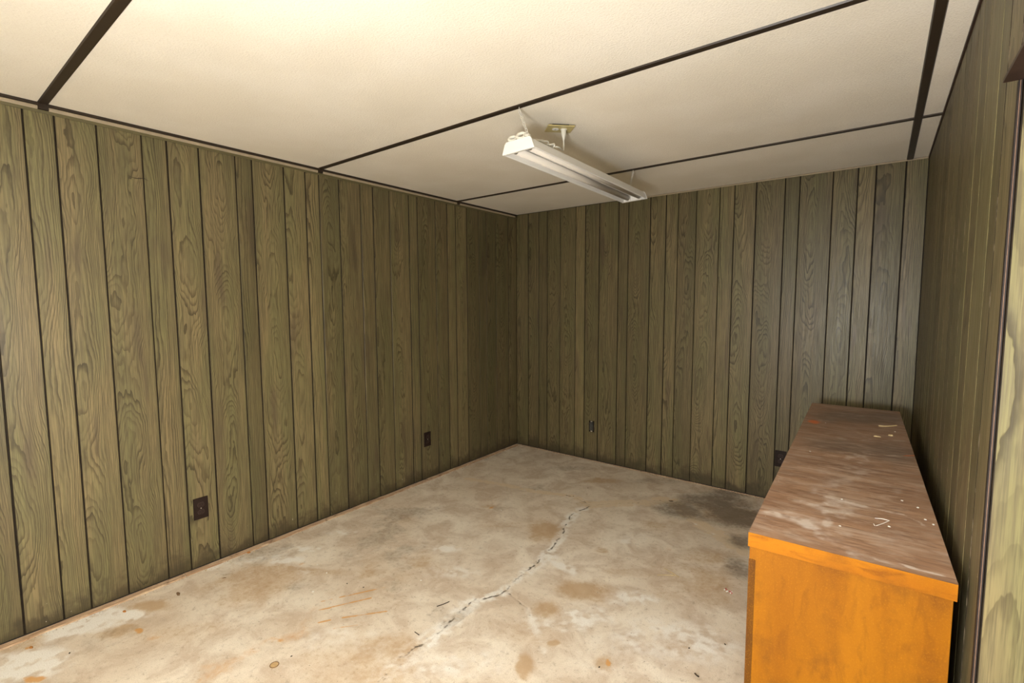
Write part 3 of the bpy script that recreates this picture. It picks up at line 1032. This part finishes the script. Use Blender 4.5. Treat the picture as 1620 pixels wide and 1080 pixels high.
t = thing('uncovered_receptacle', 'bare grey receptacle without cover plate on the far wall', 'outlet', (0.822, 0.0, 0.302))
bm = bmesh.new()
for (a, b, c, d) in ((-.026, -.022, -.050, .050), (.022, .026, -.050, .050), (-.022, .022, .046, .050), (-.022, .022, -.050, -.046)):
    box(bm, a, b, -0.0012, 0.0, c, d)
obj('cutout_rim', bm, M_DARKCHIP, t)
obj('box_recess', bx(-.022, .022, -0.0007, 0.0, -.046, .046), M_BLACK, t)
obj('receptacle_body', bx(-.0165, .0165, -0.006, -0.0005, -.034, .034, 0.002), M_GREYBOX, t)
for s in (-1, 1):
    bm = bmesh.new()
    prism(bm, [(.013 * math.cos(2 * math.pi * k / 16), s * .0185 + .012 * math.sin(2 * math.pi * k / 16)) for k in range(16)], 1, -0.0085, -0.005)
    obj('receptacle_face', bm, M_GREYBOX, t)
    obj('mounting_ear', bx(-.009, .009, -0.003, -0.0005, s * .043 - .0045, s * .043 + .0045, 0.0008), M_METAL, t)


# ------------------------------------------------------------------ litter on the floor and on the cabinet
def flake(name, at, a, b, h, mat, label, cat, rot=None, group=None, n=7):
    bm = bmesh.new()
    k = [(random.uniform(.75, 1.15), 2 * math.pi * (i + random.uniform(-.25, .25)) / n) for i in range(n)]
    lo = [bm.verts.new((a * r * math.cos(t_), b * r * math.sin(t_), 0)) for r, t_ in k]
    hi = [bm.verts.new((a * r * .72 * math.cos(t_), b * r * .72 * math.sin(t_), h * random.uniform(.7, 1.1))) for r, t_ in k]
    for i in range(n):
        bm.faces.new((lo[i], lo[(i + 1) % n], hi[(i + 1) % n], hi[i]))
    bm.faces.new(lo[::-1])
    bm.faces.new(hi)
    o = obj(name, bm, mat)
    o.location = at
    o.rotation_euler = (0, 0, random.uniform(0, 6.28) if rot is None else rot)
    return tag(o, label, cat, group)


def F(px, py, z=0.0006):
    p = hit(px, py, 2, 0.0)
    return (p.x, p.y, z)


def K(px, py):
    p = hit(px, py, 2, CZ)
    return (p.x, p.y, CZ + 0.0002)


flake('rust_flake', F(197, 967), .012, .006, .003, M_RUSTCHIP, 'rusty orange flake on pale floor beside a tan smear', 'debris', .3)
flake('rust_flake', F(49, 1024), .012, .006, .003, M_RUSTCHIP, 'rusty orange flake on the whitened floor near left wall', 'debris', .2)
flake('rust_flake', F(393, 874), .014, .009, .004, M_RUSTCHIP, 'rusty orange crumb lying against the left wall carpet strip', 'debris', .4)
flake('brown_flake', F(282, 939), .024, .008, .003, M_BROWNCHIP, 'dark brown leaf-like flake on floor near left wall', 'debris', -.1)
flake('wood_chip', F(355, 914), .012, .003, .002, M_BROWNCHIP, 'small brown wood chip below the white floor streaks', 'debris', .9)
for q in ((502, 893), (517, 906), (666, 918), (495, 936), (793, 807), (885, 707), (962, 770), (940, 722)):
    flake('paint_fleck', F(*q), .006, .0045, .002, M_WHITECHIP, 'tiny white paint fleck on the concrete floor', 'debris', None, 'white flecks on the floor')
for q in ((110, 1033), (575, 929), (549, 923), (461, 1038), (907, 785), (930, 772), (1090, 1025), (1147, 1019), (948, 1055)):
    flake('dark_crumb', F(*q), .005, .003, .002, M_DARKCHIP, 'tiny dark crumb on the concrete floor', 'debris', None, 'dark crumbs on the floor')


def twig(name, pts, r, mat, label, cat='debris'):
    bm = bmesh.new()
    for seg in pts:
        tube(bm, smooth_path(seg, 4), r, 6)
    return tag(obj(name, bm, mat), label, cat)


def lift(p, z):
    return (p[0], p[1], p[2] + z)


twig('twig', [[lift(F(691, 960), .003), lift(F(700, 957), .003), lift(F(711, 952), .002)]], .0017, M_DARKCHIP, 'short black twig beside the floor crack')
twig('twig', [[lift(F(656, 1000), .002), lift(F(663, 1005), .002)]], .0015, M_DARKCHIP, 'short thin dark splinter on the bright floor')
twig('twig', [[lift(F(1099, 1066), .003), lift(F(1103, 1070), .003), lift(F(1106, 1071), .002)]], .0025, M_DARKCHIP, 'small dark twig on bright floor beside the cabinet')
twig('straw', [[lift(F(1051, 899), .002), lift(F(1062, 906), .003), lift(F(1074, 913), .002)],
               [lift(F(1040, 910), .002), lift(F(1055, 910), .002), lift(F(1068, 911), .002)]], .0019, M_STRAW, 'forked piece of pale straw on the floor')
for i in range(14):
    a, r = random.uniform(0, 6.28), random.uniform(0, .03)
    p = F(1155, 936)
    flake('pink_crumb', (p[0] + r * math.cos(a), p[1] + r * math.sin(a) * .6, .0008), .005, .004, .004, M_REDCHIP if i % 2 else M_WHITECHIP,
          'pink and white crumb in the small spill beside the cabinet', 'debris', None, 'spilled pink crumbs', 5)
# round cap set in the floor
p = F(434, 1052, 0.0)
cp = thing('floor_cap', 'small round tan cap lying flat in the floor', 'cap', (p[0], p[1], 0.0002))
bm = bmesh.new()
tube(bm, [(0, 0, 0), (0, 0, .0022)], 0.0165, 24)
obj('disc', bm, M_DISC, cp)
bm = bmesh.new()
tube(bm, [(.0155 * math.cos(2 * math.pi * k / 24), .0155 * math.sin(2 * math.pi * k / 24), .0022) for k in range(25)], .0016, 6, cap=False)
obj('rim', bm, M_BROWNCHIP, cp)

# litter on the cabinet top
twig('splinter', [[lift(K(1390, 674), .002), lift(K(1403, 675), .003), lift(K(1418, 673.5), .002)]], .0035, M_STRAW, 'long pale wood splinter on the cabinet top')
flake('wood_crumb', K(1387, 690.5), .014, .005, .004, M_STRAW, 'flat pale wood crumb on the cabinet top', 'debris', 0.0)
flake('wood_crumb', K(1409, 689), .013, .010, .006, M_STRAW, 'lumpy pale wood crumb on the cabinet top', 'debris', 0.2)
for q in ((1281.5, 714), (1306, 669), (1427, 792), (1329, 832), (1452, 803), (1464, 822), (1477, 830), (1332, 790), (1407, 833), (1416, 683)):
    flake('plaster_speck', K(*q), .0035, .003, .002, M_WHITECHIP, 'tiny white plaster speck on the cabinet top', 'debris', None, 'white specks on the cabinet top', 6)
twig('bent_sliver', [[lift(K(1384, 820), .001), lift(K(1396, 821), .001), lift(K(1407, 824), .001)], [lift(K(1407, 824), .001), lift(K(1395, 829), .001), lift(K(1386, 832), .001)],
                     [lift(K(1384, 832), .001), lift(K(1382, 829), .001)]], .0009, M_WHITECHIP, 'thin white bent sliver on the cabinet top')

# loose crumbs along the wall feet, too many and too small to count
bm = bmesh.new()
rs = random.Random(3)


def crumb(x, y, s):
    p = [Vector((rs.uniform(-1, 1), rs.uniform(-1, 1), 0)) for _ in range(3)]
    c = Vector((x, y, 0.0004))
    b = [bm.verts.new(c + v * s) for v in p]
    t_ = bm.verts.new(c + Vector((rs.uniform(-.4, .4) * s, rs.uniform(-.4, .4) * s, s * rs.uniform(.3, .9))))
    for i in range(3):
        f = bm.faces.new((b[i], b[(i + 1) % 3], t_))
        f.material_index = rs.choice((0, 0, 1, 2))
    bm.faces.new(b[::-1])


for i in range(520):
    y = -rs.uniform(0, 1) ** 1.3 * 3.5
    crumb(0.052 + abs(rs.gauss(0, .012)), y, rs.uniform(.0015, .0055))
for i in range(320):
    crumb(rs.uniform(0.06, 2.5), -0.028 - abs(rs.gauss(0, .012)), rs.uniform(.0015, .006))
for i in range(90):
    crumb(rs.uniform(0.2, 2.4), -rs.uniform(0.1, 3.2), rs.uniform(.001, .003))
for i in range(70):
    a = rs.random()
    q = MAIN[int(a * 11) + 1]
    p = F(q[0] + rs.uniform(-12, 12), q[1] + rs.uniform(-8, 8))
    crumb(p[0], p[1], rs.uniform(.001, .0035))
bmesh.ops.recalc_face_normals(bm, faces=bm.faces)
cr = obj('floor_crumbs', bm, [M_STRAW, M_BROWNCHIP, M_WHITECHIP])
tag(cr, 'loose crumbs and grit scattered along the wall feet', 'debris')
cr['kind'] = 'stuff'
